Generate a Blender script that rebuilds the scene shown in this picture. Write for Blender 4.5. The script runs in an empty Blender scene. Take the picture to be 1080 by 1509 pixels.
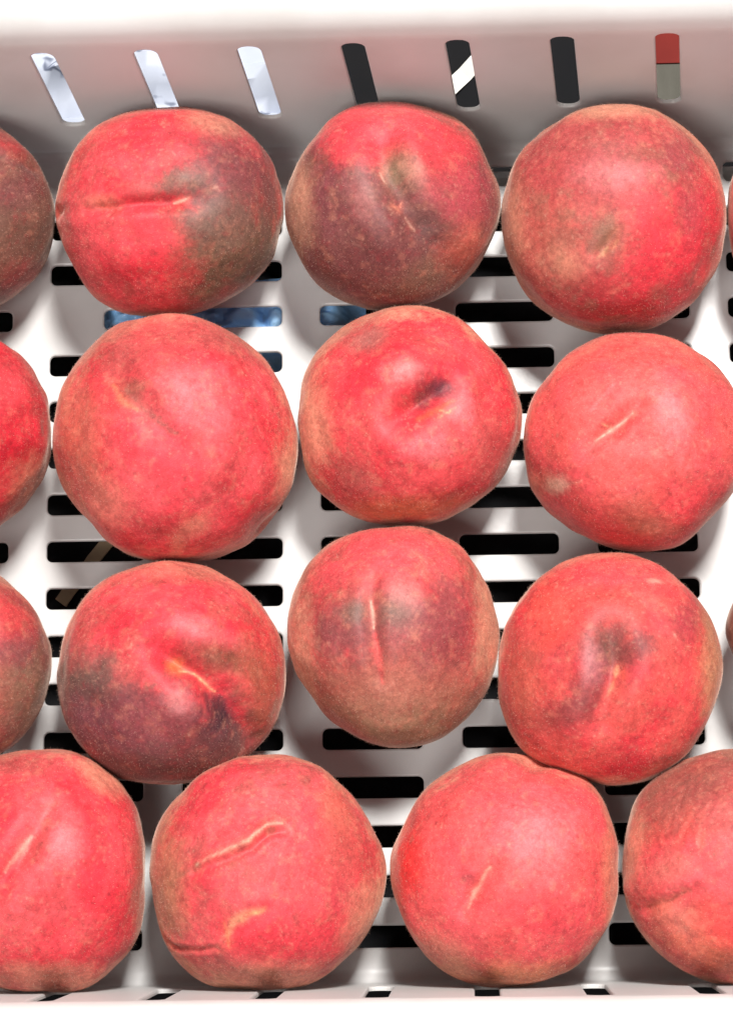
import bpy, bmesh, math
import numpy as np
from mathutils import Vector, Matrix

# ------------------------------------------------------------------ camera, world, lamps, exposure
scn = bpy.context.scene
COL = scn.collection
FPX, IMW, IMH = 4000.0, 1080.0, 1509.0            # focal length and picture size in photo pixels
NADIR = (706.9, 1626.8); ROLL = 0.0179; DIST = 0.985
u = np.array([-(NADIR[0] - IMW / 2) / FPX, (NADIR[1] - IMH / 2) / FPX, 1.0]); u /= np.linalg.norm(u)
ex = np.array([1.0, ROLL, -(u[0] + ROLL * u[1]) / u[2]]); ex /= np.linalg.norm(ex)
ey = np.cross(u, ex)
RM = np.stack([ex, ey, u])                        # camera -> world
CAM = -(RM @ np.array([0, 0, -1.0])) * DIST
cd = bpy.data.cameras.new('camera'); cam = bpy.data.objects.new('camera', cd); COL.objects.link(cam)
m4 = Matrix([list(RM[i]) + [CAM[i]] for i in range(3)] + [[0, 0, 0, 1]])
cam.matrix_world = m4
cd.sensor_fit = 'HORIZONTAL'; cd.sensor_width = 36.0; cd.lens = FPX / IMW * 36.0
cd.clip_start = 0.05; cd.clip_end = 50.0
scn.camera = cam

w = bpy.data.worlds.new('World'); scn.world = w; w.use_nodes = True
bg = w.node_tree.nodes['Background']
bg.inputs['Color'].default_value = (1.0, 0.97, 0.95, 1); bg.inputs['Strength'].default_value = 0.22

def lamp(name, loc, target, sx, sy, power, col):
    ld = bpy.data.lights.new(name, 'AREA'); ld.shape = 'RECTANGLE'; ld.size = sx; ld.size_y = sy
    ld.energy = power; ld.color = col
    o = bpy.data.objects.new(name, ld); COL.objects.link(o)
    o.location = loc
    o.rotation_euler = (Vector(target) - Vector(loc)).to_track_quat('-Z', 'Y').to_euler()
    return o
lamp('ceiling_lamp', (0.32, 0.72, 1.78), (0, 0, 0), 0.32, 0.32, 84.0, (1.0, 0.98, 0.95))
lamp('ceiling_lamp', (-0.45, -0.95, 2.0), (0, 0, 0), 0.7, 0.7, 32.0, (1.0, 0.98, 0.95))

scn.view_settings.view_transform = 'Standard'; scn.view_settings.look = 'None'
scn.view_settings.gamma = 1.0; scn.view_settings.exposure = 0.0
scn.view_settings.use_curve_mapping = False
scn.render.engine = 'CYCLES'

def ray(px, py):
    v = np.array([(px - IMW / 2) / FPX, -(py - IMH / 2) / FPX, -1.0])
    return RM @ v
def at(px, py, z):
    d = ray(px, py); t = (z - CAM[2]) / d[2]
    return CAM + d * t

# ------------------------------------------------------------------ helpers
def s2l(c):
    c = np.asarray(c, float) / 255.0
    return np.where(c <= 0.04045, c / 12.92, ((c + 0.055) / 1.055) ** 2.4)
def link(name, me, mat=None, parent=None):
    o = bpy.data.objects.new(name, me); COL.objects.link(o)
    if mat: me.materials.append(mat)
    if parent: o.parent = parent
    return o
def tag(o, label=None, cat=None, group=None, kind=None):
    for k, v in (('label', label), ('category', cat), ('group', group), ('kind', kind)):
        if v: o[k] = v
    return o
def mesh(name, v, f, smooth=False, sharp=None):
    me = bpy.data.meshes.new(name); me.from_pydata([tuple(map(float, p)) for p in v], [], f)
    bm = bmesh.new(); bm.from_mesh(me)
    bmesh.ops.remove_doubles(bm, verts=bm.verts, dist=1e-6)
    bmesh.ops.recalc_face_normals(bm, faces=bm.faces)
    bm.to_mesh(me); bm.free()
    if smooth:
        me.polygons.foreach_set('use_smooth', [True] * len(me.polygons))
        if sharp: me.set_sharp_from_angle(angle=math.radians(sharp))
    return me
def nodes(name):
    m = bpy.data.materials.new(name); m.use_nodes = True
    nt = m.node_tree; b = nt.nodes['Principled BSDF']
    return m, nt, b
def N(nt, t, **kw):
    n = nt.nodes.new(t)
    for k, v in kw.items():
        if k in n.inputs: n.inputs[k].default_value = v
        else: setattr(n, k, v)
    return n

# ------------------------------------------------------------------ materials
def plastic(name, base, dirt, rough):
    m, nt, b = nodes(name)
    tc = N(nt, 'ShaderNodeTexCoord')
    n1 = N(nt, 'ShaderNodeTexNoise'); n1.inputs['Scale'].default_value = 22; n1.inputs['Detail'].default_value = 6
    n2 = N(nt, 'ShaderNodeTexNoise'); n2.inputs['Scale'].default_value = 420; n2.inputs['Detail'].default_value = 3
    mx = N(nt, 'ShaderNodeMix', data_type='RGBA'); r = N(nt, 'ShaderNodeValToRGB')
    r.color_ramp.elements[0].position = 0.45; r.color_ramp.elements[1].position = 0.8
    nt.links.new(tc.outputs['Object'], n1.inputs['Vector']); nt.links.new(tc.outputs['Object'], n2.inputs['Vector'])
    nt.links.new(n1.outputs['Fac'], r.inputs['Fac']); nt.links.new(r.outputs['Color'], mx.inputs['Factor'])
    mx.inputs['A'].default_value = (*base, 1); mx.inputs['B'].default_value = (*dirt, 1)
    nt.links.new(mx.outputs['Result'], b.inputs['Base Color'])
    mr = N(nt, 'ShaderNodeMapRange'); mr.inputs['To Min'].default_value = rough - 0.06; mr.inputs['To Max'].default_value = rough + 0.10
    nt.links.new(n1.outputs['Fac'], mr.inputs['Value']); nt.links.new(mr.outputs['Result'], b.inputs['Roughness'])
    bp = N(nt, 'ShaderNodeBump'); bp.inputs['Strength'].default_value = 0.08; bp.inputs['Distance'].default_value = 0.0004
    nt.links.new(n2.outputs['Fac'], bp.inputs['Height']); nt.links.new(bp.outputs['Normal'], b.inputs['Normal'])
    return m
M_white = plastic('white_plastic', (0.80, 0.795, 0.785), (0.66, 0.645, 0.625), 0.30)
def let_light_through(m, fac):
    nt = m.node_tree; b = nt.nodes['Principled BSDF']; out = nt.nodes['Material Output']
    tr = N(nt, 'ShaderNodeBsdfTranslucent'); tr.inputs['Color'].default_value = (0.82, 0.80, 0.78, 1)
    mx = N(nt, 'ShaderNodeMixShader'); mx.inputs[0].default_value = fac
    nt.links.new(b.outputs[0], mx.inputs[1]); nt.links.new(tr.outputs[0], mx.inputs[2]); nt.links.new(mx.outputs[0], out.inputs['Surface'])
let_light_through(M_white, 0.38)
M_dark = plastic('dark_shelf', (0.006, 0.006, 0.007), (0.010, 0.009, 0.009), 0.85)
M_dark.node_tree.nodes['Principled BSDF'].inputs['Specular IOR Level'].default_value = 0.12

def simple(name, c1, c2, scale, rough, bump=0.1, stretch=(1, 1, 1)):
    m, nt, b = nodes(name)
    tc = N(nt, 'ShaderNodeTexCoord'); mp = N(nt, 'ShaderNodeMapping'); mp.inputs['Scale'].default_value = stretch
    n1 = N(nt, 'ShaderNodeTexNoise'); n1.inputs['Scale'].default_value = scale; n1.inputs['Detail'].default_value = 5
    mx = N(nt, 'ShaderNodeMix', data_type='RGBA'); mx.inputs['A'].default_value = (*c1, 1); mx.inputs['B'].default_value = (*c2, 1)
    nt.links.new(tc.outputs['Object'], mp.inputs['Vector']); nt.links.new(mp.outputs['Vector'], n1.inputs['Vector'])
    nt.links.new(n1.outputs['Fac'], mx.inputs['Factor']); nt.links.new(mx.outputs['Result'], b.inputs['Base Color'])
    b.inputs['Roughness'].default_value = rough
    bp = N(nt, 'ShaderNodeBump'); bp.inputs['Strength'].default_value = bump; bp.inputs['Distance'].default_value = 0.001
    nt.links.new(n1.outputs['Fac'], bp.inputs['Height']); nt.links.new(bp.outputs['Normal'], b.inputs['Normal'])
    return m
M_blue = simple('blue_film', (0.10, 0.40, 0.90), (0.50, 0.76, 1.0), 110, 0.35, 0.4)
M_sheet = simple('pale_film', (0.36, 0.39, 0.47), (0.46, 0.49, 0.56), 40, 0.4, 0.3)
def fold_shade_lines(m):  # thin dark bands stand in for shadow lines along the sheet's folds
    nt = m.node_tree; b = nt.nodes['Principled BSDF']; src = b.inputs['Base Color'].links[0].from_socket
    tc = N(nt, 'ShaderNodeTexCoord'); wv = N(nt, 'ShaderNodeTexWave', bands_direction='DIAGONAL')
    wv.inputs['Scale'].default_value = 14; wv.inputs['Distortion'].default_value = 5; wv.inputs['Detail Scale'].default_value = 6
    r = N(nt, 'ShaderNodeValToRGB'); r.color_ramp.elements[0].position = 0.0; r.color_ramp.elements[1].position = 0.09
    r.color_ramp.elements[0].color = (0.28, 0.30, 0.36, 1); r.color_ramp.elements[1].color = (1, 1, 1, 1)
    mu = N(nt, 'ShaderNodeMix', data_type='RGBA', blend_type='MULTIPLY'); mu.inputs['Factor'].default_value = 1
    nt.links.new(tc.outputs['Object'], wv.inputs['Vector']); nt.links.new(wv.outputs['Fac'], r.inputs['Fac'])
    nt.links.new(src, mu.inputs['A']); nt.links.new(r.outputs['Color'], mu.inputs['B']); nt.links.new(mu.outputs['Result'], b.inputs['Base Color'])
fold_shade_lines(M_sheet)
M_red = simple('red_card', (0.15, 0.016, 0.012), (0.10, 0.011, 0.009), 90, 0.85)
M_grey = simple('grey_card', (0.055, 0.052, 0.042), (0.10, 0.095, 0.08), 160, 0.85, 0.3, (1, 0.2, 1))
M_strap = simple('white_strap', (0.45, 0.43, 0.39), (0.5, 0.49, 0.46), 100, 0.5)
for m_ in (M_red, M_grey): m_.node_tree.nodes['Principled BSDF'].inputs['Specular IOR Level'].default_value = 0.15
M_tan = simple('tan_strap', (0.30, 0.21, 0.12), (0.42, 0.31, 0.2), 100, 0.6)

def peach_mat():
    m, nt, b = nodes('peach_skin')
    at_ = N(nt, 'ShaderNodeAttribute', attribute_name='skin')
    tc = N(nt, 'ShaderNodeTexCoord')
    def noise(scale, detail, rough=0.6):
        n = N(nt, 'ShaderNodeTexNoise'); n.inputs['Scale'].default_value = scale
        n.inputs['Detail'].default_value = detail; n.inputs['Roughness'].default_value = rough
        nt.links.new(tc.outputs['Object'], n.inputs['Vector']); return n
    fine, mid = noise(1700, 2, 0.7), noise(420, 4, 0.75)
    # speckle: multiply the skin colour by a soft fine mottle
    mr = N(nt, 'ShaderNodeMapRange'); mr.inputs['From Min'].default_value = 0.28; mr.inputs['From Max'].default_value = 0.72
    mr.inputs['To Min'].default_value = 0.66; mr.inputs['To Max'].default_value = 1.34
    gr = N(nt, 'ShaderNodeMix', data_type='FLOAT'); gr.inputs['Factor'].default_value = 0.5
    nt.links.new(mid.outputs['Fac'], gr.inputs['A']); nt.links.new(fine.outputs['Fac'], gr.inputs['B'])
    nt.links.new(gr.outputs['Result'], mr.inputs['Value'])
    mul = N(nt, 'ShaderNodeMix', data_type='RGBA', blend_type='MULTIPLY'); mul.inputs['Factor'].default_value = 1.0
    nt.links.new(at_.outputs['Color'], mul.inputs['A']); nt.links.new(mr.outputs['Result'], mul.inputs['B'])
    # tiny pale lenticels
    vo = N(nt, 'ShaderNodeTexVoronoi'); vo.inputs['Scale'].default_value = 420; nt.links.new(tc.outputs['Object'], vo.inputs['Vector'])
    lr = N(nt, 'ShaderNodeMapRange'); lr.inputs['From Min'].default_value = 0.05; lr.inputs['From Max'].default_value = 0.24
    lr.inputs['To Min'].default_value = 0.14; lr.inputs['To Max'].default_value = 0.0
    nt.links.new(vo.outputs['Distance'], lr.inputs['Value'])
    lm = N(nt, 'ShaderNodeMath', operation='MULTIPLY'); nt.links.new(lr.outputs['Result'], lm.inputs[0]); nt.links.new(fine.outputs['Fac'], lm.inputs[1])
    sp = N(nt, 'ShaderNodeMix', data_type='RGBA'); sp.inputs['B'].default_value = (0.74, 0.38, 0.30, 1)
    nt.links.new(lm.outputs['Value'], sp.inputs['Factor']); nt.links.new(mul.outputs['Result'], sp.inputs['A'])
    nt.links.new(sp.outputs['Result'], b.inputs['Base Color'])
    b.inputs['Roughness'].default_value = 0.56
    b.inputs['Specular IOR Level'].default_value = 0.25
    b.inputs['Sheen Weight'].default_value = 0.24
    b.inputs['Sheen Roughness'].default_value = 0.30
    b.inputs['Sheen Tint'].default_value = (1.0, 0.78, 0.64, 1)
    bp = N(nt, 'ShaderNodeBump'); bp.inputs['Strength'].default_value = 0.35; bp.inputs['Distance'].default_value = 0.0004
    nt.links.new(gr.outputs['Result'], bp.inputs['Height']); nt.links.new(bp.outputs['Normal'], b.inputs['Normal'])
    return m
M_peach = peach_mat()
def fuzz_mat():
    m, nt, b = nodes('peach_fuzz')
    b.inputs['Base Color'].default_value = (0.80, 0.58, 0.46, 1); b.inputs['Roughness'].default_value = 0.7
    b.inputs['Specular IOR Level'].default_value = 0.2
    tr = N(nt, 'ShaderNodeBsdfTranslucent'); tr.inputs['Color'].default_value = (0.85, 0.62, 0.48, 1)
    mx = N(nt, 'ShaderNodeMixShader'); mx.inputs[0].default_value = 0.5
    nt.links.new(b.outputs[0], mx.inputs[1]); nt.links.new(tr.outputs[0], mx.inputs[2])
    nt.links.new(mx.outputs[0], nt.nodes['Material Output'].inputs['Surface'])
    return m
M_fuzz = fuzz_mat()

# ------------------------------------------------------------------ shelf
SHELF = -0.040
def slab(name, x0, x1, y0, y1, z0, z1, mat, parent=None, bev=0.0):
    v = [(x, y, z) for z in (z0, z1) for y in (y0, y1) for x in (x0, x1)]
    f = [(0, 2, 3, 1), (4, 5, 7, 6), (0, 1, 5, 4), (2, 6, 7, 3), (0, 4, 6, 2), (1, 3, 7, 5)]
    me = mesh(name, v, f)
    if bev:
        bm = bmesh.new(); bm.from_mesh(me)
        bmesh.ops.bevel(bm, geom=bm.edges[:], offset=bev, segments=2, affect='EDGES', profile=0.5)
        bm.to_mesh(me); bm.free()
    return link(name, me, mat, parent)
tag(slab('shelf', -1.2, 1.2, -0.9, 0.9, SHELF - 0.03, SHELF, M_dark), 'dark shelf under the white crate', kind='structure')

# ------------------------------------------------------------------ crate
ROWP, COLP, SLOTL, SLOTH = 0.0175, 0.050, 0.0359, 0.0077
X0, Y0 = -0.1165, -0.0127                     # left end of a slot column, centre of a slot row
YF, PHF, YN, PHN = 0.1388, 0.098, -0.1692, 0.100
RF, THK, RC = 0.0055, 0.0015, 0.022            # base fillet, wall thickness, plan corner radius
XL, XR = -0.207, 0.218
ZW = 0.0895                                   # wall height where the rim begins
crate = bpy.data.objects.new('plastic_crate', None); COL.objects.link(crate)
tag(crate, 'white slotted plastic crate holding rows of peaches', 'crate')

def rrect_hole(x0, x1, y0, y1, r, n=5):
    out = []
    for cx, cy, a0 in ((x1 - r, y1 - r, 0), (x0 + r, y1 - r, 90), (x0 + r, y0 + r, 180), (x1 - r, y0 + r, 270)):
        for k in range(n):
            a = math.radians(a0 + 90 * k / (n - 1)); out.append((cx + r * math.cos(a), cy + r * math.sin(a)))
    return out
def cell(V, F, fmap, c, h, r, t, e=0.0007, n=5):
    """one rectangular cell c with a rounded slot h through it"""
    hole = rrect_hole(*h, r, n); x0, x1, y0, y1 = c
    outer = []
    for i, (hx, hy) in enumerate(hole):
        q, k = divmod(i, n)
        sx, sy = ((x1, y1), (x0, y1), (x0, y0), (x1, y0))[q]
        s = k / (n - 1)
        first = (sx, hy) if q in (0, 2) else (hx, sy)
        last = (hx, sy) if q in (0, 2) else (sx, hy)
        p = tuple(a + (b - a) * 2 * s for a, b in zip(first, (sx, sy))) if s <= 0.5 else tuple(a + (b - a) * (2 * s - 1) for a, b in zip((sx, sy), last))
        outer.append(p)
    big = rrect_hole(h[0] - e, h[1] + e, h[2] - e, h[3] + e, r + e, n)
    midr = rrect_hole(h[0] - e * .3, h[1] + e * .3, h[2] - e * .3, h[3] + e * .3, r + e * .3, n)
    rings = [(outer, 0), (big, 0), (midr, -e * .3), (hole, -e), (hole, -t), (outer, -t)]
    b0 = len(V); L = len(hole)
    for pts, wz in rings:
        for (a, b) in pts: V.append(fmap(a, b, wz))
    for ri in range(len(rings) - 1):
        for i in range(L):
            j = (i + 1) % L
            F.append((b0 + ri * L + i, b0 + ri * L + j, b0 + (ri + 1) * L + j, b0 + (ri + 1) * L + i))
def plan(off, nseg=10):
    """rounded rectangle at outward offset off; returns points, corner by corner"""
    xs, xe, ys, ye = XL + RF, XR - RF, YN + RF, YF - RF
    pts = []
    for cx, cy, a0 in ((xe - RC, ye - RC, 0), (xs + RC, ye - RC, 90), (xs + RC, ys + RC, 180), (xe - RC, ys + RC, 270)):
        for k in range(nseg + 1):
            a = math.radians(a0 + 90 * k / nseg); pts.append((cx + (RC + off) * math.cos(a), cy + (RC + off) * math.sin(a)))
    return pts
def sweep(prof, nseg=10):
    V, F = [], []; rings = [plan(o, nseg) for o, z in prof]; L = len(rings[0])
    for ring, (o, z) in zip(rings, prof):
        V += [(x, y, z) for x, y in ring]
    for i in range(len(prof) - 1):
        for j in range(L):
            k = (j + 1) % L
            F.append((i * L + j, i * L + k, (i + 1) * L + k, (i + 1) * L + j))
    return V, F
# base: slotted field + plain margin + fillet up to the walls
V, F = [], []
flat = lambda a, b, wz: (a, b, wz)
cols, rows = range(-2, 7), range(-8, 9)
g = (COLP - SLOTL) / 2
fx0 = X0 + COLP * cols[0] - g; fx1 = X0 + COLP * cols[-1] + SLOTL + g
fy0 = Y0 - ROWP * (rows[-1] + .5); fy1 = Y0 - ROWP * (rows[0] - .5)
fy1 = min(fy1, YF - RF - 0.0008); fy0 = max(fy0, YN + RF + 0.0008)
fx0 = max(fx0, XL + RF + .001); fx1 = min(fx1, XR - RF - .001)
corner_skip = {(cols[0], rows[0]), (cols[-1], rows[0]), (cols[0], rows[-1]), (cols[-1], rows[-1])}
def solid(V, F, x0, x1, y0, y1, t):
    b = len(V)
    for z in (0, -t):
        V.extend([(x0, y0, z), (x1, y0, z), (x1, y1, z), (x0, y1, z)])
    F.extend([(b, b + 1, b + 2, b + 3), (b + 7, b + 6, b + 5, b + 4)])
for c in cols:
    for r in rows:
        xa = X0 + COLP * c; yc = Y0 - ROWP * r
        cc = (max(xa - g, fx0), min(xa + SLOTL + g, fx1), max(yc - ROWP / 2, fy0), min(yc + ROWP / 2, fy1))
        if (c, r) in corner_skip or (r == -8 and c < 2): solid(V, F, *cc, THK); continue
        xs = xa + (0.020 if (c, r) == (0, -5) else 0)       # one short slot by the far wall
        if c == cols[0]: xs = max(xs, fx0 + .012)
        cell(V, F, flat, cc, (xs, min(xa + SLOTL, fx1 - .008), yc - SLOTH / 2, yc + SLOTH / 2), 0.0021, THK)
link('base_panel', mesh('base_panel', V, F), M_white, crate)
# margin between the slotted field and the walls, with the fillet
V, F = [], []
ring = plan(0)
clampp = lambda p: (min(max(p[0], fx0), fx1), min(max(p[1], fy0), fy1))
L = len(ring)
tanw = math.tan(PHF)
arc = [(RF * math.sin(a), RF * (1 - math.cos(a))) for a in [math.radians(90 - math.degrees(PHF)) * k / 7 for k in range(8)]]
V += [(*clampp(p), 0) for p in ring]
prof = arc
for (o, z) in prof: V += [(x, y, z) for x, y in plan(o)]
outp = [(o + THK, max(z - THK, -THK)) for o, z in prof][::-1]
for (o, z) in outp: V += [(x, y, z) for x, y in plan(o if z > -THK else o)]
V += [(*clampp(p), -THK) for p in ring]
nr = len(prof) * 2 + 2
for i in range(nr - 1):
    for j in range(L):
        k = (j + 1) % L; q = (i * L + j, i * L + k, (i + 1) * L + k, (i + 1) * L + j)
        F.append(q)
link('base_margin', mesh('base_margin', V, F, True, 40), M_white, crate)
# walls: slotted straight panels, plain curved corners
o1, z1 = arc[-1]
def wall_off(z): return o1 + (z - z1) * tanw
xs_, xe_, ys_, ye_ = XL + RF, XR - RF, YN + RF, YF - RF
def wall_map(side):
    nx, nz = math.cos(PHF), math.sin(PHF)
    def fm(a, z, wz):
        o = wall_off(z) - wz * nx; zz = z + wz * nz
        if side == 'far': return (a, ye_ + o, zz)
        if side == 'near': return (a, ys_ - o, zz)
        if side == 'left': return (xs_ - o, a, zz)
        return (xe_ + o, a, zz)
    return fm
def slot_wall(side, a0, a1, start, pitch, lean, zb, zt, wid, rise=0.0):
    V, F = [], []; base = wall_map(side)
    ks = [k for k in range(-20, 20) if start + k * pitch - pitch / 2 > a0 and start + k * pitch + pitch / 2 < a1]
    # the row of slots leans and climbs a little along this wall; the panel's border stays put
    def fm(a, z, wz):
        t = max(0.0, min(1.0, (z - z1) / (ZW - z1))); wgt = math.sin(math.pi * t) ** 0.5 if 0 < t < 1 else 0.0
        da = -lean * (z - (zb + zt) / 2) * 1.0
        inside = min(1.0, max(0.0, min(a - a0, a1 - a) / pitch))
        return base(a + (da * inside if 0 < t < 1 else 0), z + (rise * (a - (start + 3 * pitch)) * wgt * inside), wz)
    lo, hi = start + ks[0] * pitch - pitch / 2, start + ks[-1] * pitch + pitch / 2
    def strip(xa, xb, n):
        for i in range(n):
            p, q = xa + (xb - xa) * i / n, xa + (xb - xa) * (i + 1) / n
            for wz in (0, -THK):
                b = len(V); V.extend([fm(p, z1, wz), fm(q, z1, wz), fm(q, ZW, wz), fm(p, ZW, wz)]); F.append((b, b + 1, b + 2, b + 3))
    strip(a0, lo, 2); strip(hi, a1, 2)
    for k in ks:
        c = start + k * pitch
        cell(V, F, fm, (c - pitch / 2, c + pitch / 2, z1, ZW), (c - wid / 2, c + wid / 2, zb, zt), wid * 0.42, THK)
    return link('side_wall', mesh('side_wall', V, F), M_white, crate)
slot_wall('far', xs_ + RC, xe_ - RC, -0.1062, 0.0360, 0.075, 0.030, 0.0845, 0.0082, 0.036)
slot_wall('near', xs_ + RC, xe_ - RC, -0.1037, 0.0360, 0.0, 0.022, 0.0845, 0.0082)
slot_wall('left', ys_ + RC, ye_ - RC, -0.09, 0.0360, 0.0, 0.030, 0.0845, 0.0082)
slot_wall('right', ys_ + RC, ye_ - RC, -0.09, 0.0360, 0.0, 0.030, 0.0845, 0.0082)
for q in range(4):
    V, F = [], []; n = 11
    for off in (0, THK):
        for z in (z1, ZW):
            V += [(x, y, z) for x, y in plan(wall_off(z) + off)[q * n:(q + 1) * n]]
    for s in (0, 2):
        for j in range(n - 1): F.append((s * n + j, s * n + j + 1, (s + 1) * n + j + 1, (s + 1) * n + j))
    link('corner_wall', mesh('corner_wall', V, F, True), M_white, crate)
# rim: rolls outward over a generous radius, flat flange, turned-down lip
RR = 0.018; oz = wall_off(ZW); prof = []
for k in range(9):
    a = math.radians(math.degrees(PHF) + (90 - math.degrees(PHF)) * k / 8)
    c0 = math.cos(PHF)
    prof.append((oz + RR * (c0 - math.cos(a)) , ZW + RR * (math.sin(a) - math.sin(PHF))))
of, zf = prof[-1]
prof += [(of + 0.012, zf)]
for k in range(1, 6):
    a = math.radians(90 * k / 5); prof.append((of + 0.012 + 0.003 * math.sin(a), zf - 0.003 * (1 - math.cos(a))))
prof += [(of + 0.0152, zf - 0.016), (of + 0.0132, zf - 0.016), (of + 0.0130, zf - 0.0028), (of + 0.002, zf - 0.0028), (oz + THK, ZW - 0.001)]
V, F = sweep(prof); link('rim', mesh('rim', V, F, True, 50), M_white, crate)
# skirt that the crate stands on
prof = [(-0.004, -THK + .0004), (-0.004, SHELF), (-0.0065, SHELF), (-0.0065, -THK + .0004)]
V, F = sweep(prof); link('skirt', mesh('skirt', V, F, True, 50), M_white, crate)

# ------------------------------------------------------------------ peaches
def hash3(i, j, k, seed):
    h = (i * 374761393 + j * 668265263 + k * 2147483647 + seed * 974634757) & 0xFFFFFFFF
    h = ((h ^ (h >> 13)) * 1274126177) & 0xFFFFFFFF
    h = ((h ^ (h >> 16)) * 2246822519) & 0xFFFFFFFF
    return ((h ^ (h >> 15)) & 0xFFFF) / 65535.0
def vnoise(P, seed):
    I = np.floor(P).astype(np.int64); f = P - I; f = f * f * (3 - 2 * f); out = 0
    for dx in (0, 1):
        wx = f[:, 0] if dx else 1 - f[:, 0]
        for dy in (0, 1):
            wy = f[:, 1] if dy else 1 - f[:, 1]
            for dz in (0, 1):
                wz = f[:, 2] if dz else 1 - f[:, 2]
                out = out + wx * wy * wz * hash3(I[:, 0] + dx, I[:, 1] + dy, I[:, 2] + dz, seed)
    return out
def fbm(P, scale, seed, octv=4, gain=0.5):
    s, a, t = 0, 1.0, 0.0
    for o in range(octv):
        s = s + a * vnoise(P * scale * 2 ** o + 37.1 * o + 100, seed + o * 17); t += a; a *= gain
    return s / t                                     # about 0..1, mean .5
def sstep(e0, e1, x):
    t = np.clip((x - e0) / (e1 - e0), 0, 1); return t * t * (3 - 2 * t)

def template(sub):
    bm = bmesh.new(); bmesh.ops.create_icosphere(bm, subdivisions=sub, radius=1.0)
    me = bpy.data.meshes.new('peach_form'); bm.to_mesh(me); bm.free()
    me.polygons.foreach_set('use_smooth', [True] * len(me.polygons))
    co = np.empty(len(me.vertices) * 3, np.float32); me.vertices.foreach_get('co', co)
    return me, co.reshape(-1, 3).astype(float)
TPL = {7: template(7), 6: template(6)}

K = 0.54      # photo colour -> skin colour: the fruit is lit brighter than exposure 0
RED, CORAL, DEEP, PINK = (240, 56, 70), (247, 88, 94), (206, 30, 46), (250, 134, 138)
PURP, OLIVE, DARKP, OCHRE = (168, 84, 90), (168, 132, 104), (92, 58, 70), (246, 178, 142)
PALE, YEL, BROWN, GREY = (255, 205, 180), (255, 190, 140), (170, 96, 82), (160, 122, 108)
def C_(c): return s2l(c) * K * (0.68 + 0.32 * float(sstep(165, 232, np.array(max(c)))))     # dusky skin is also less hazed by the fuzz

def poly_dist(S, pts):
    best = np.full(len(S), 9.0); tt = np.zeros(len(S)); n = len(pts) - 1
    for i in range(n):
        A, B = pts[i], pts[i + 1]; AB = B - A; t = np.clip(((S - A) @ AB) / (AB @ AB), 0, 1)
        d = np.linalg.norm(S - (A + t[:, None] * AB), axis=1); m = d < best
        best[m] = d[m]; tt[m] = (i + t[m]) / n
    return best, tt

class Peach: pass
PEACHES = []
def peach(cx, cy, hw, hh, label, base=RED, alt=CORAL, ochre=0.55, seed=1, feats=(), rz=0.93, sub=7, olive=0.15):
    p = Peach(); p.__dict__.update(cx=cx, cy=cy, hw=hw, hh=hh, label=label, base=base, alt=alt, ochre=ochre, seed=seed, feats=feats, rz=rz, sub=sub, olive=olive)
    PEACHES.append(p)

def B(a, b, ra, rb, ang, col, st=0.8): return ('blob', a, b, ra, rb, ang, col, st)
def Ln(pts, wd, col, st=0.8): return ('line', pts, wd, col, st)
def G(pts, wd, dp): return ('groove', pts, wd, dp)
def H(a, b, ra, rb, ang, h): return ('hill', a, b, ra, rb, ang, h)

# far row ------------------------------------------------------------------
peach(-70, 326, 152, 150, 'brownish olive peach against the left end of the far row', (150, 78, 78), BROWN, .4, 11, (
    B(.55, .66, .30, .10, -25, (196, 60, 62), .8), G([(.2, .55), (.8, .45)], .08, .035), B(.62, -.1, .6, .6, 0, (150, 104, 88), .95), B(.6, .25, .3, .2, 0, (150, 84, 84), .8), B(.75, -.66, .3, .2, 0, CORAL, .5)), olive=.3)
peach(251, 311, 167.5, 157, 'peach half bright red, half dull olive, split by a straight horizontal seam', RED, CORAL, .5, 21, (
    G([(-1.0, .02), (-.6, .04), (-.25, .09), (.05, .09)], .06, .032), G([(.05, .09), (.35, .13)], .10, .018), H(-.1, .10, .22, .16, 0, -.03),
    B(.60, -.36, .62, .70, 0, (150, 112, 88), 1.1), B(.55, .34, .56, .56, 0, (160, 84, 86), 1.0), B(.5, -.1, .3, .3, 0, (150, 110, 96), .8), B(.12, .30, .24, .13, 5, GREY, .85), B(.22, -.12, .20, .16, 0, GREY, .7),
    B(.40, .80, .3, .14, -20, OCHRE, .5), B(-.2, .22, .25, .12, 0, BROWN, .45), B(-.45, -.08, .3, .16, 0, CORAL, .7), B(-.15, -.35, .18, .45, 10, RED, .8),
    Ln([(.05, .09), (.12, .10), (.19, .13)], .020, PALE, 1), Ln([(.38, .20), (.42, .21)], .018, PALE, .6), Ln([(-.95, .02), (-.45, .05)], .03, OCHRE, .5), B(-.62, .10, .16, .08, 0, OCHRE, .45)), olive=.2)
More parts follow.
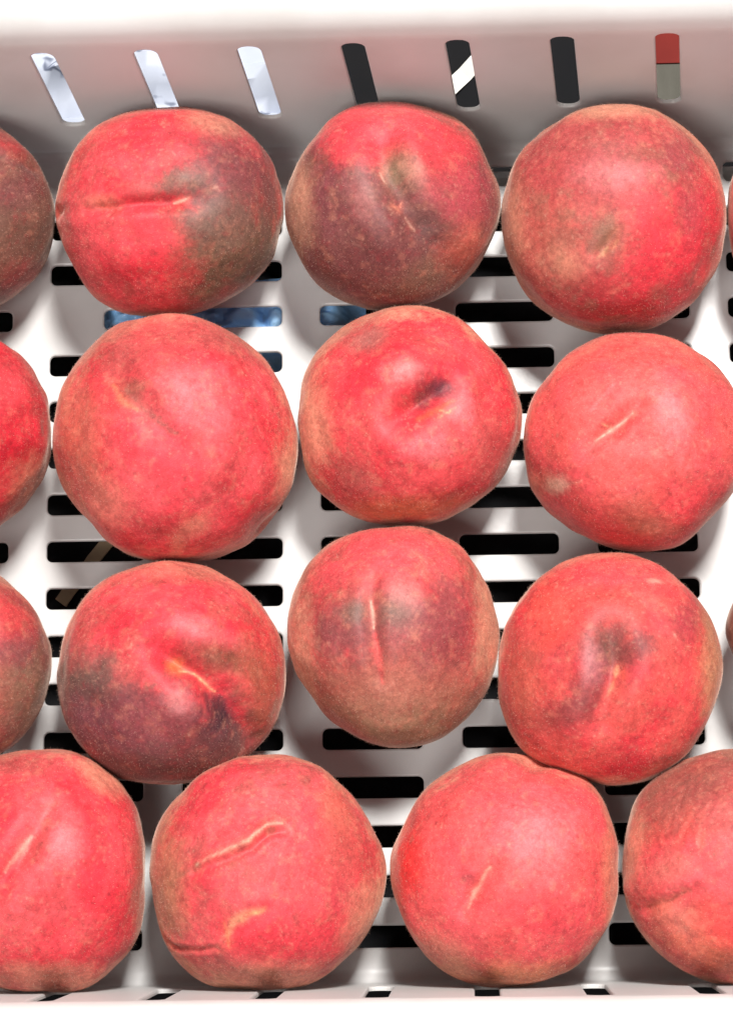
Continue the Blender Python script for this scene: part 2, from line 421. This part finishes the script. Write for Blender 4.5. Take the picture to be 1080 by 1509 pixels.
peach(579, 298, 159, 156.5, 'purplish brown peach with a wide diagonal groove, red along its top', PURP, BROWN, .6, 31, (
    B(-.05, -.35, .95, .65, 0, (150, 82, 80), .9), B(-.1, .82, .75, .36, 0, CORAL, 1), B(-.25, .62, .35, .25, 0, RED, .8), B(.45, .5, .4, .35, -30, RED, .7), B(.62, .08, .36, .36, 0, (205, 78, 88), .8),
    G([(-.10, .62), (.0, .25), (.12, -.05), (.30, -.32), (.48, -.62)], .17, .060), H(.22, .40, .16, .26, 20, .022), H(-.05, -.22, .26, .26, 0, .022),
    B(.06, .36, .15, .24, 15, OLIVE, .9), B(.34, -.22, .18, .30, 25, (140, 92, 88), .9), B(-.28, .10, .16, .3, 10, (206, 130, 124), .5), B(.20, .32, .10, .2, 25, (226, 150, 132), .5),  # last, pale patch is a highlight painted on the ridge
    B(-.86, .05, .16, .5, 0, OCHRE, .8), B(.25, -.7, .4, .18, 10, OLIVE, .5), B(.7, -.45, .25, .3, 0, (225, 110, 90), .7),
    Ln([(-.11, .36), (-.06, .24)], .018, PALE, .7), Ln([(.0, .02), (.06, -.02), (.09, .05)], .020, (246, 150, 120), .9), Ln([(.13, -.1), (.22, -.25)], .016, PALE, .45)), olive=.22)
peach(904, 322, 165.5, 166, 'dull red peach with a small olive tip scar, at the far row', (200, 66, 70), (214, 88, 86), .7, 41, (
    B(.45, -.35, .5, .42, 0, RED, .9), B(.72, .0, .3, .5, 0, RED, .6), B(.30, .12, .25, .3, 0, RED, .6), B(.56, .52, .2, .2, 0, (170, 90, 96), .6), B(.66, .12, .14, .3, 0, (196, 84, 92), .6), B(-.6, -.1, .5, .4, 0, (206, 108, 90), .6),
    B(-.15, .55, .7, .36, 0, (196, 86, 84), .8), B(0, .92, .7, .09, 0, OCHRE, .7), B(-.88, -.05, .14, .5, 0, OCHRE, .7), B(-.06, -.12, .17, .20, -35, OLIVE, .7), B(-.45, -.32, .25, .18, 0, OCHRE, .5), B(.05, .4, .4, .12, 0, PINK, .45),
    G([(.05, -.06), (-.12, -.26)], .05, .016), H(-.04, -.14, .22, .22, 0, -.02), Ln([(.04, -.06), (-.02, -.16)], .018, BROWN, .9), Ln([(-.04, -.2), (-.13, -.3)], .020, YEL, .7), Ln([(.05, -.13), (.0, -.2)], .014, YEL, .5)), olive=.35)
peach(1237, 322, 164, 160, 'red peach at the right end of the far row, mostly out of view', RED, CORAL, .5, 51, (), sub=6)
# second row ---------------------------------------------------------------
peach(-87, 640, 162, 156, 'plain bright red peach at the left end of the second row', DEEP, RED, .4, 61, (B(.6, .45, .3, .3, 0, CORAL, .6), B(.8, -.55, .3, .3, 0, OCHRE, .6)), olive=.05)
peach(258, 646, 181, 183, 'largest coral red peach, faint diagonal trough of grey spots, dent low on its side', RED, CORAL, .75, 71, (
    G([(-.45, .62), (-.3, .36), (-.05, .08), (.15, -.1)], .13, .030), H(.2, .3, .3, .4, 20, .015),
    Ln([(-.40, .46), (-.24, .28), (-.1, .17), (.02, .07)], .065, GREY, .75), B(-.34, .44, .12, .10, 0, (166, 110, 88), .7), Ln([(-.50, .50), (-.42, .34), (-.30, .28)], .045, (246, 140, 96), .8), B(-.45, .70, .26, .18, 30, BROWN, .55), B(.1, .86, .6, .14, 0, (216, 92, 88), .7), B(.45, .74, .25, .12, -25, BROWN, .4),
    B(.2, .35, .32, .28, 0, PINK, .5), B(-.78, .0, .25, .5, 0, (216, 112, 88), .7), B(.12, -.68, .18, .10, 25, OCHRE, .6), B(.02, -.84, .08, .12, 0, OCHRE, .6), B(.92, -.3, .14, .4, 0, OCHRE, .9), B(-.6, -.5, .2, .3, 30, OCHRE, .4),
    H(.70, -.66, .10, .16, -40, -.045), Ln([(.62, -.72), (.76, -.56)], .03, (150, 60, 50), .7), B(.42, -.34, .15, .1, 0, DEEP, .4)), olive=.12)
peach(604, 612, 165.5, 162.5, 'red peach with a deep crooked dimple and dark purple smudge', RED, (244, 84, 88), .9, 81, (
    H(.08, .12, .30, .20, 35, -.085), G([(-.12, .02), (.12, .2), (.36, .32)], .10, .05), H(-.08, .44, .26, .17, 0, .022), H(.14, -.24, .36, .16, 8, .022), H(.46, .12, .16, .22, 0, .018),
    B(.26, .32, .20, .09, -15, (120, 62, 74), .9), B(.14, .22, .12, .10, 30, PURP, .8), B(.06, .46, .2, .06, -20, PURP, .45),
    Ln([(.08, .02), (.24, .09), (.38, .18)], .05, (250, 120, 80), .8), Ln([(.27, .10), (.34, .08), (.38, .12)], .016, YEL, .9), Ln([(.25, .02), (.30, .06)], .014, YEL, .7),
    B(-.86, .0, .18, .55, 0, OCHRE, .85), B(-.38, .76, .25, .14, 15, (190, 130, 118), .7), B(.0, -.80, .75, .16, 0, (224, 130, 92), .8), B(-.5, -.5, .3, .18, -20, (176, 104, 90), .6), B(.75, -.25, .25, .4, 0, (206, 96, 90), .6), B(.2, -.22, .3, .12, 5, PINK, .55), B(.46, .1, .14, .2, 0, PINK, .6), B(-.05, .42, .2, .1, 0, (250, 165, 160), .5)), olive=.1)  # pink and pale patches on the dimple's ridges are painted highlights
peach(936, 651, 165, 164, 'smooth coral peach with a thin pale line and a whitish spot', CORAL, (250, 96, 92), .35, 91, (
    G([(-.40, -.04), (-.15, .16), (.05, .36)], .07, .022), H(.33, .25, .16, .5, 12, .014), H(-.15, .15, .3, .25, 30, -.02),
    Ln([(-.34, .02), (-.22, .12), (-.10, .20), (.0, .30)], .020, PALE, .95), Ln([(-.28, .16), (-.2, .14)], .014, YEL, .6), Ln([(-.36, .30), (-.16, .52)], .05, PINK, .5), B(.33, .2, .14, .45, 12, PINK, .55),  # the broad upright pink band is a highlight put into the colour
    B(-.70, -.38, .12, .09, 10, PALE, .95), Ln([(-.7, -.38), (-.46, -.32)], .03, PALE, .5), Ln([(-.7, -.38), (-.69, -.52)], .025, PALE, .5), B(-.8, -.35, .14, .12, 20, OCHRE, .5),
    B(.0, -.62, .25, .22, 0, (206, 104, 84), .7), Ln([(-.2, -.02), (-.25, -.3)], .05, (214, 80, 74), .5), B(-.3, -.82, .5, .16, -10, DEEP, .5), B(.45, -.55, .3, .2, 0, RED, .6), B(.1, -.75, .2, .1, 0, OCHRE, .5)), olive=.08)  # deep red at lower left is painted for the shaded underside
# third row ----------------------------------------------------------------
peach(-82, 978, 160, 150, 'dusky red and olive peach at the left end of the third row', (206, 92, 84), PURP, .9, 101, (B(.5, .4, .4, .3, 0, RED, .5), B(.75, -.3, .35, .5, 0, OLIVE, .7), B(.62, .1, .2, .12, 0, PURP, .6)), olive=.35)
peach(252, 990, 169, 164, 'peach with an almost black purple bruise beside a yellow crease', RED, CORAL, .55, 111, (
    B(-.70, -.10, .50, .40, -15, (146, 104, 94), 1.05), B(-.1, -.70, 1.05, .52, 0, (140, 84, 80), 1.05), B(-.55, -.45, .5, .36, 0, (150, 78, 86), .95), B(-.1, -.36, .4, .26, 0, (180, 84, 90), .8),
    G([(-.12, .24), (.10, .06), (.34, -.08), (.55, -.35), (.70, -.6)], .12, .060), H(-.02, .18, .16, .12, -30, -.04), H(.10, -.28, .22, .2, -30, .030), H(.20, .36, .4, .16, -15, .022),
    B(.42, .14, .34, .15, -12, (150, 92, 70), .85), B(.78, -.1, .2, .5, 10, (190, 112, 82), .7), B(.46, -.42, .19, .20, 35, DARKP, 1), B(.40, -.32, .12, .14, 30, (84, 50, 62), .9), B(.5, -.6, .25, .15, 0, (150, 96, 96), .7),
    Ln([(.42, -.12), (.6, -.34), (.68, -.5)], .07, RED, .85), Ln([(.07, .04), (.2, -.0), (.32, -.08), (.42, -.18)], .020, YEL, 1), B(.05, .08, .10, .07, -30, (250, 130, 70), .6),
    Ln([(-.6, .42), (-.2, .12), (.0, -.1)], .12, RED, .7), B(.05, -.22, .12, .12, 0, (240, 150, 150), .5), B(.25, .38, .3, .1, -20, PINK, .5), B(-.62, .5, .2, .12, 30, BROWN, .4), B(.2, .9, .6, .1, 0, OCHRE, .4), Ln([(.15, -.48), (.17, -.5)], .02, PALE, .7)), olive=.25)
peach(580, 940, 156.5, 163, 'smallest peach, ochre speckled below, with a short vertical yellow seam', (222, 92, 86), RED, .9, 121, (
    B(-.1, .70, .8, .36, 0, CORAL, 1), B(0, -.70, 1.15, .55, 0, (186, 140, 110), 1.1), B(.0, -.42, .9, .3, 0, (208, 112, 98), .7), B(-.45, -.86, .45, .10, -28, (190, 66, 60), .8), B(-.05, .12, .85, .40, 0, (180, 92, 90), .85), B(-.55, .02, .34, .26, 0, (160, 96, 96), .7), B(.50, .08, .40, .42, 0, (180, 84, 86), .9), B(.9, .05, .14, .6, 0, OCHRE, .85), B(-.88, -.2, .15, .6, 0, OCHRE, .75),  # the narrow dark red band at lower left is painted underside shade
    G([(-.20, .50), (-.22, .2), (-.18, -.1), (-.14, -.35)], .075, .030), H(-.12, .2, .25, .2, 0, -.02), H(.08, .3, .25, .25, 0, .012),
    B(-.36, .22, .16, .12, 10, GREY, .8), B(-.02, .22, .20, .16, -10, GREY, .8), B(.12, .4, .2, .16, 0, (236, 140, 134), .5), Ln([(-.23, .32), (-.22, .2), (-.21, .08)], .022, PALE, .95), Ln([(-.2, .02), (-.16, -.2), (-.12, -.4)], .06, (250, 76, 76), .8), Ln([(.7, .1), (.88, .08)], .02, PURP, .5)), olive=.35)
peach(898, 987, 165, 172, 'red peach with a grey hollow and two short yellow dashes at its tip', RED, (244, 92, 86), .8, 131, (
    G([(.0, .34), (.04, .05), (-.04, -.2), (-.12, -.45)], .11, .042), H(.02, .12, .24, .22, 0, -.045), H(-.2, .05, .14, .3, 0, .018), H(.28, -.05, .14, .26, 0, .015),
    B(.02, .12, .42, .36, 0, (190, 72, 80), .6), B(.0, .22, .24, .20, 15, (146, 100, 88), .85), B(.26, .18, .20, .16, 0, (160, 72, 70), .9), B(-.18, -.14, .16, .26, -30, (170, 92, 92), .7), B(-.3, -.32, .3, .15, 20, PURP, .6), B(-.55, .2, .25, .3, 0, (214, 70, 80), .6), B(-.16, .06, .10, .22, 0, (226, 136, 140), .5),
    B(.68, .40, .18, .3, -20, PURP, .55), B(.88, .0, .14, .7, 0, (220, 150, 112), .85), B(-.5, -.42, .35, .2, 10, (186, 92, 84), .55), B(-.78, -.1, .2, .4, 0, (208, 110, 86), .6), B(.1, .82, .6, .14, 0, CORAL, .8), B(-.5, .5, .25, .3, 0, (250, 86, 74), .8),
    Ln([(.08, .02), (.05, -.08)], .036, YEL, 1), Ln([(.03, -.12), (-.04, -.24)], .024, (255, 150, 110), .95), Ln([(.13, .02), (.12, -.1)], .03, (246, 96, 70), .7), Ln([(.55, .28), (.57, .24)], .02, PALE, .6), B(.4, .72, .07, .02, -15, PALE, .4)), olive=.12)
peach(1232, 930, 162, 158, 'brown purple peach at the right end of the third row, mostly out of view', PURP, BROWN, .5, 141, (), sub=6)
# near row -----------------------------------------------------------------
peach(47, 1287, 169, 179, 'coral peach with a pale slanting seam at the left end of the near row', RED, CORAL, .75, 151, (
    G([(-.4, -.2), (-.12, .15), (.10, .5)], .10, .040), H(.22, .20, .16, .3, 20, .022), B(.25, .2, .18, .2, 10, PINK, .65), Ln([(-.28, .02), (-.14, .2), (-.06, .3)], .028, PALE, .7), Ln([(-.04, .1), (.1, .42)], .06, (196, 92, 84), .7), Ln([(.04, .45), (.14, .56)], .04, PINK, .5),  # pink patch beside the seam imitates a highlight
    B(.9, -.05, .10, .5, 0, (200, 110, 84), .6), B(.2, -.85, .8, .14, 0, OCHRE, .7), B(-.3, .88, .5, .1, 0, BROWN, .5), B(.55, .72, .3, .1, -35, OCHRE, .7)), olive=.08)
peach(396, 1290, 174, 173, 'peach with a long bent pale crease, yellow streak and dark fold', (242, 66, 78), (246, 94, 98), .95, 161, (
    G([(-.62, .0), (-.35, .10), (-.1, .20), (.04, .32), (.18, .34)], .035, .026), H(-.2, .27, .4, .08, 22, .018), Ln([(-.58, .06), (-.36, .16), (-.12, .26), (.03, .39), (.16, .40)],  .019, (250, 190, 160), 1.2), B(.06, .34, .05, .035, 20, (150, 92, 72), .8), Ln([(.16, .34), (.36, .28)], .05, GREY, .5), Ln([(-.75, -.02), (-.55, .06)], .05, OLIVE, .6),
    Ln([(-.34, -.50), (-.28, -.40), (-.14, -.32), (.0, -.28)], .055, YEL, .8), Ln([(-.12, -.33), (.0, -.3)], .03, (255, 214, 140), .7), Ln([(-.36, -.4), (-.3, -.58)], .03, (250, 150, 100), .7), G([(-.35, -.5), (-.1, -.34), (.05, -.3)], .06, .015),
    G([(-.92, -.48), (-.78, -.58), (-.58, -.62), (-.40, -.60)], .024, .014), Ln([(-.88, -.52), (-.74, -.60), (-.52, -.61)], .028, (120, 44, 36), .9), Ln([(-.5, -.6), (-.32, -.6)], .018, BROWN, .6), H(-.7, -.72, .3, .12, -10, .008),
    B(.68, .15, .25, .3, 0, (206, 96, 84), .7), B(.6, -.2, .25, .15, 10, (210, 70, 80), .6), B(.62, .5, .15, .2, 10, (220, 120, 92), .5), B(-.85, -.1, .2, .5, 0, (206, 136, 104), .9), B(.85, -.35, .18, .45, -20, OCHRE, .7), B(.0, -.88, .8, .16, 0, OCHRE, .8), B(.1, -.5, .4, .2, 0, RED, .7), B(.2, .05, .4, .25, 0, (246, 78, 84), .7)), olive=.15)
peach(743, 1283, 168.5, 172.5, 'evenly coral pink peach with one small slanting pale dash', CORAL, (248, 92, 92), .8, 171, (
    G([(-.38, -.30), (-.24, -.12), (-.10, .06)], .075, .026), H(-.24, -.1, .3, .25, 35, -.022), Ln([(-.36, -.28), (-.25, -.10), (-.13, .04)], .026, (255, 176, 150), .9), Ln([(-.32, -.18), (-.28, -.12)], .02, PALE, .7), B(-.34, -.04, .07, .07, 0, (196, 66, 74), .7),
    B(-.84, .05, .16, .34, 0, (246, 52, 50), .9), H(.26, .97, .18, .12, 0, -.045), Ln([(.4, .73), (.41, .725)], .025, DEEP, .9), B(.28, .3, .28, .35, 20, PINK, .55), B(.1, -.86, .85, .16, 0, (240, 150, 110), .85), B(-.55, -.68, .3, .2, -35, OCHRE, .6), B(.9, -.1, .10, .6, 0, (236, 140, 112), .7), B(.2, -.35, .4, .2, 0, RED, .5)), olive=.05)
peach(1086, 1281, 169, 173, 'ridged peach with fanned pale streaks and a crease, at the right of the near row', (228, 82, 78), CORAL, .9, 181, (
    B(-.35, .72, .75, .34, 15, (176, 104, 90), .85), B(.0, .5, .4, .3, 0, (206, 96, 92), .6),
    *[f for i, (x0_, y0_, x1_, y1_) in enumerate(((-.64, .62, -.60, .22), (-.5, .62, -.56, .3), (-.32, .52, -.46, .22), (-.44, .72, -.48, .5), (-.2, .56, -.3, .2))) for f in (Ln([(x0_, y0_), (x1_, y1_)], .012, (244, 160, 146), .6), G([(x0_ + .03, y0_), (x1_ + .03, y1_)], .018, .004))],
    G([(-.95, -.28), (-.72, -.34), (-.5, -.28), (-.30, -.18)], .05, .018), Ln([(-.76, -.34), (-.52, -.28), (-.40, -.2)], .018, (140, 90, 64), .8), H(-.5, -.1, .3, .2, 20, .02), B(-.45, -.45, .3, .16, -25, OCHRE, .4), B(-.55, -.02, .25, .12, 20, (226, 124, 110), .6), B(.0, -.5, .35, .3, 0, (250, 76, 74), .8), B(-.1, -.8, .6, .16, -20, (236, 130, 100), .7), B(-.9, .2, .14, .4, 0, OCHRE, .7)), olive=.15)

# sizes and places: each fruit rests on the crate floor, so its height fixes its distance
for p in PEACHES:
    zc = 0.036
    for it in range(4):
        c = at(p.cx, p.cy, zc); depth = -((c - CAM) @ RM)[2]; k = depth / FPX
        p.rx, p.ry = p.hw * k, p.hh * k
        p.rzv = p.rz * 0.5 * (p.rx + p.ry); zc = p.rzv * 0.975
    p.c = c
# nudge fruit that would press into each other or into the walls
for it in range(60):
    for i, p in enumerate(PEACHES):
        for q in PEACHES[i + 1:]:
            d = q.c - p.c; L = np.linalg.norm(d)
            if L > 0.11: continue
            n = d / L
            rad = lambda t: 1 / math.sqrt((n[0] / t.rx) ** 2 + (n[1] / t.ry) ** 2 + (n[2] / t.rzv) ** 2)
            ov = (rad(p) + rad(q)) * 0.980 - L
            if ov > 0:
                mv = n * ov * 0.5; mv[2] = 0; p.c -= mv; q.c += mv
        top = YF + p.c[2] * tanw - 0.0004; bot = YN - p.c[2] * math.tan(PHN) + 0.001
        p.c[1] = min(max(p.c[1], bot + p.ry * .985), top - p.ry * .985)

def build_peach(p):
    tme, S = TPL[p.sub]
    d = CAM - p.c; d = d / np.linalg.norm(d)
    rt = np.array([1.0, 0, 0]) - d * d[0]; rt /= np.linalg.norm(rt); up = np.cross(d, rt)
    a, b, c = S @ rt, S @ up, S @ d
    Q = np.stack([a, b, c], 1)
    def pt(ab):
        x, y = ab; r2 = min(x * x + y * y, 0.985); s = math.sqrt(r2 / max(x * x + y * y, 1e-9)) if x * x + y * y > .985 else 1
        return np.array([x * s, y * s, math.sqrt(1 - r2)])
    sd = p.seed
    # ---- form
    disp = (fbm(S, 1.2, sd, 2) - .5) * 0.15 + (fbm(S, 2.6, sd + 3, 2) - .5) * 0.07 + (fbm(S, 9, sd + 5, 3) - .5) * 0.006
    wob = (fbm(Q, 4.0, sd + 9, 3) - .5)
    n1, n2, n3 = fbm(Q, 2.2, sd + 21, 5, .6), fbm(Q, 5.5, sd + 31, 5, .65), fbm(Q, 26, sd + 41, 3, .7)
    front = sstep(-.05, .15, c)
    Qw = Q + (np.stack([fbm(Q, 6, sd + 51, 3), fbm(Q, 6, sd + 61, 3), np.full(len(Q), .5)], 1) - .5) * 0.05
    GS, HS = 1.9, 1.75
    for f in p.feats:
        if f[0] == 'groove':
            dd, t = poly_dist(Qw, [pt(x) for x in f[1]]); tap = 0.35 + 0.65 * np.sin(np.pi * np.clip(t * .9 + .05, 0, 1)) ** .7
            disp -= GS * f[3] * np.exp(-(dd / f[2]) ** 2) * tap - GS * f[3] * .28 * np.exp(-((dd - 2.0 * f[2]) / (f[2] * 1.2)) ** 2) * tap
        elif f[0] == 'hill':
            A = math.radians(f[5]); ca, sa = math.cos(A), math.sin(A); x, y = a - f[1], b - f[2]
            q = ((x * ca + y * sa) / f[3]) ** 2 + ((-x * sa + y * ca) / f[4]) ** 2
            disp += HS * f[6] * np.exp(-q) * front
    # ---- skin colour, with some highlights and underside shade painted in
    col = C_(p.base)[None] * (1 - sstep(.35, .65, n1))[:, None] + C_(p.alt)[None] * sstep(.35, .65, n1)[:, None]
    def mix(wt, cc):
        nonlocal col
        wt = np.clip(wt, 0, 1)[:, None]; col = col * (1 - wt) + C_(cc)[None] * wt
    mix(p.olive * 1.3 * sstep(.48, .68, n2), OLIVE)
    mix(.40 * sstep(.55, .72, n1 * .5 + n2 * .5), DEEP if p.base in (RED, CORAL) else BROWN)
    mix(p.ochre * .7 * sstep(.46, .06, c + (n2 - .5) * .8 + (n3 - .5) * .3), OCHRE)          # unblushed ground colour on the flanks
    mix(.75 * sstep(.12, -.35, c + (n1 - .5) * .8), DEEP)                   # undersides painted deep red for the shade and bounced light there
    for f in p.feats:
        if f[0] == 'blob':
            A = math.radians(f[5]); ca, sa = math.cos(A), math.sin(A); x, y = a - f[1], b - f[2]
            q = np.sqrt(((x * ca + y * sa) / f[3]) ** 2 + ((-x * sa + y * ca) / f[4]) ** 2) + (n2 - .5) * 1.1 + wob * .6 + (n3 - .5) * .7
            mix(f[7] * (.72 if f[6] == OCHRE else 1) * sstep(1.45, .15, q) * front * (.70 + .6 * n3), f[6])
    for f in p.feats:
        if f[0] == 'line':
            dd, t = poly_dist(Qw, [pt(x) for x in f[1]])
            wd = f[2] * (.75 + .9 * (n2 - .3)) * (.45 + .55 * np.sin(np.pi * np.clip(t, .04, .96)))
            if f[2] <= .045: mix(.25 * f[4] * np.exp(-(dd / (wd * 2.2 + .010)) ** 2) * (.5 + n3), (246, 120, 96))
            mix(.72 * f[4] * np.exp(-(dd / np.maximum(wd * .75, .006)) ** 2) * (.3 + 1.2 * n3) * sstep(.2, .5, n2 + .12), f[3])
    # mottle: darker and paler flecks, streaked along the meridians
    fl = fbm(Q, 11, sd + 71, 4, .7); mix(.30 * sstep(.54, .76, fl) * (.4 + p.ochre * .6), (240, 150, 122))
    fl2 = fbm(Q, 15, sd + 81, 4, .7); mix(.34 * sstep(.52, .74, fl2), (184, 58, 66))
    col *= (0.70 + 0.60 * fbm(Q, 38, sd + 91, 2, .8))[:, None]
    sp = sstep(.66, .80, fbm(Q, 44, sd + 95, 2, .8)) * sstep(.42, .60, n2); mix(.22 * sp, (250, 180, 156))
    # ---- mesh
    r = 1 + disp
    P = S * r[:, None] * np.array([p.rx, p.ry, p.rzv])
    # keep the photographed outline: renormalise width and depth
    for ax, R in ((0, p.rx), (1, p.ry)):
        lo, hi = P[:, ax].min(), P[:, ax].max(); P[:, ax] = (P[:, ax] - (lo + hi) / 2) * (2 * R / (hi - lo)) * 0.999
    P[:, 2] *= 2 * p.rzv / (P[:, 2].max() - P[:, 2].min())
    P[:, 2] -= P[:, 2].min() - 0.0001
    me = tme.copy(); me.name = 'peach'
    me.vertices.foreach_set('co', P.astype(np.float32).ravel())
    ca_ = me.color_attributes.new('skin', 'FLOAT_COLOR', 'POINT')
    ca_.data.foreach_set('color', np.concatenate([np.clip(col, 0, 1), np.ones((len(col), 1))], 1).astype(np.float32).ravel())
    me.update()
    o = link('peach', me, M_peach); o.location = (p.c[0], p.c[1], 0)
    # short down standing off the skin
    rng = np.random.default_rng(p.seed); idx = np.nonzero(c > -.25)[0]; n = 14000 if p.sub == 7 else 4000
    idx = rng.choice(idx, min(n, len(idx)), replace=False); n = len(idx)
    nr = S[idx] / np.array([p.rx, p.ry, p.rzv]); nr /= np.linalg.norm(nr, axis=1)[:, None]
    dr = nr + rng.normal(0, .45, (n, 3)); dr /= np.linalg.norm(dr, axis=1)[:, None]
    sd_ = np.cross(dr, rng.normal(0, 1, (n, 3))); sd_ /= np.linalg.norm(sd_, axis=1)[:, None]
    ln = rng.uniform(.0003, .0008, (n, 1)); wd_ = .000024
    ba = P[idx] + rng.normal(0, .0002, (n, 3)) - nr * .0001
    V = np.stack([ba - sd_ * wd_, ba + sd_ * wd_, ba + dr * ln], 1).reshape(-1, 3).astype(np.float32)
    fm_ = bpy.data.meshes.new('fuzz'); fm_.vertices.add(n * 3); fm_.vertices.foreach_set('co', V.ravel())
    fm_.loops.add(n * 3); fm_.loops.foreach_set('vertex_index', np.arange(n * 3, dtype=np.int32))
    fm_.polygons.add(n); fm_.polygons.foreach_set('loop_start', np.arange(0, n * 3, 3, dtype=np.int32))
    fm_.update(calc_edges=True); fm_.validate()
    tag(link('fuzz', fm_, M_fuzz, o), kind='stuff')
    return tag(o, p.label, 'peach', 'peaches set out in rows in the crate')
for p in PEACHES: build_peach(p)
for t in TPL.values(): bpy.data.meshes.remove(t[0])

# ------------------------------------------------------------------ things behind and under the crate, seen through the slots
def film(name, x0, x1, y0, y1, z, amp, seed, mat, puff=0.0, thick=0.0012, nx=40, ny=30, freq=(40, 60), tilt=0.0):
    X, Y = np.meshgrid(np.linspace(x0, x1, nx), np.linspace(y0, y1, ny))
    Pn = np.stack([X.ravel() * freq[0], Y.ravel() * freq[1], np.zeros(X.size)], 1)
    Z = np.abs(fbm(Pn, 1.0, seed, 3) - .5) * 2 * amp
    Z -= Z.min()
    Z = Z + z + (Y.ravel() - y0) * tilt
    base_z = Z.copy()
    ed = np.minimum(np.minimum(X - x0, x1 - X) / (x1 - x0), np.minimum(Y - y0, y1 - Y) / (y1 - y0)).ravel()
    V = [(x, y, zz) for x, y, zz in zip(X.ravel(), Y.ravel(), Z + thick + puff * sstep(0, .12, ed))] + [(x, y, zz) for x, y, zz in zip(X.ravel(), Y.ravel(), Z)]
    F, n = [], nx * ny
    for j in range(ny - 1):
        for i in range(nx - 1):
            q = j * nx + i; F += [(q, q + 1, q + nx + 1, q + nx), (n + q, n + q + nx, n + q + nx + 1, n + q + 1)]
    edge = [i for i in range(nx)] + [j * nx + nx - 1 for j in range(1, ny)] + [(ny - 1) * nx + i for i in range(nx - 2, -1, -1)] + [j * nx for j in range(ny - 2, 0, -1)]
    for k in range(len(edge)):
        q, r = edge[k], edge[(k + 1) % len(edge)]; F.append((q, n + q, n + r, r))
    return link(name, mesh(name, V, F, True, 60), mat)
bz = -0.012
pA, pB = at(118, 540, bz), at(535, 395, bz)
tag(film('plastic_bag', pA[0], pB[0], pA[1], pB[1], SHELF, 0.012, 5, M_blue, 0.026, freq=(90, 140), nx=80, ny=50), 'crumpled blue plastic bag lying under the crate floor, showing through its slots', 'bag')
wy = YF + 0.02
tag(film('plastic_sheet', -0.19, at(455, 100, 0)[0], wy + .004, wy + 0.16, SHELF, 0.030, 9, M_sheet, freq=(18, 70)), 'pale bluish white plastic sheet behind the crate, showing through its wall slots', 'plastic sheet')
def strap(name, A, Bp, wd, th, mat):
    A, Bp = np.array(A), np.array(Bp); d = (Bp - A) / np.linalg.norm(Bp - A); s = np.array([-d[1], d[0], 0]) * wd / 2
    V, F = [], []; n = 9
    for i in range(n):
        c = A + (Bp - A) * i / (n - 1); c = c + np.array([0, 0, 0.0015 * math.sin(i * 1.1) ** 2])
        for q, z in ((s, 0), (s, th), (-s, th), (-s, 0)): V.append(tuple(c + q + np.array([0, 0, z])))
    for i in range(n - 1):
        for k in range(4): F.append((i * 4 + k, i * 4 + (k + 1) % 4, (i + 1) * 4 + (k + 1) % 4, (i + 1) * 4 + k))
    F += [(0, 1, 2, 3), tuple((n - 1) * 4 + k for k in (3, 2, 1, 0))]
    return link(name, mesh(name, V, F), mat)
sa_, sb_ = at(655, 140, SHELF), at(735, 60, SHELF)
ex_ = (sb_ - sa_)
tag(strap('packing_strap', sa_ - ex_ * .25, sb_ + ex_ * .4, 0.0065, 0.001, M_strap), 'white packing strap lying slantwise on the dark shelf behind the crate', 'strap')
ta_, tb_ = at(120, 850, SHELF), at(170, 785, SHELF)
tag(strap('packing_strap', ta_ - (tb_ - ta_) * .6, tb_ + (tb_ - ta_) * .3, 0.005, 0.001, M_tan), 'tan strap lying slantwise on the shelf under the crate floor', 'strap')
fz = SHELF + .0302
b0, b1, b2 = at(985, 154, fz), at(985, 93, fz), at(985, 20, fz)
box = bpy.data.objects.new('carton', None); COL.objects.link(box); box.location = (b0[0], b0[1], SHELF)
tag(box, 'small grey carton with a dark red top flap standing behind the crate', 'carton')
body = slab('carton_body', -.016, .034, 0.0, b2[1] - b0[1], 0, .030, M_grey, box, .001)
flap = slab('top_flap', -.0165, .0345, b1[1] - b0[1], b2[1] - b0[1] + .001, .0301, .0308, M_red, box, .0002)
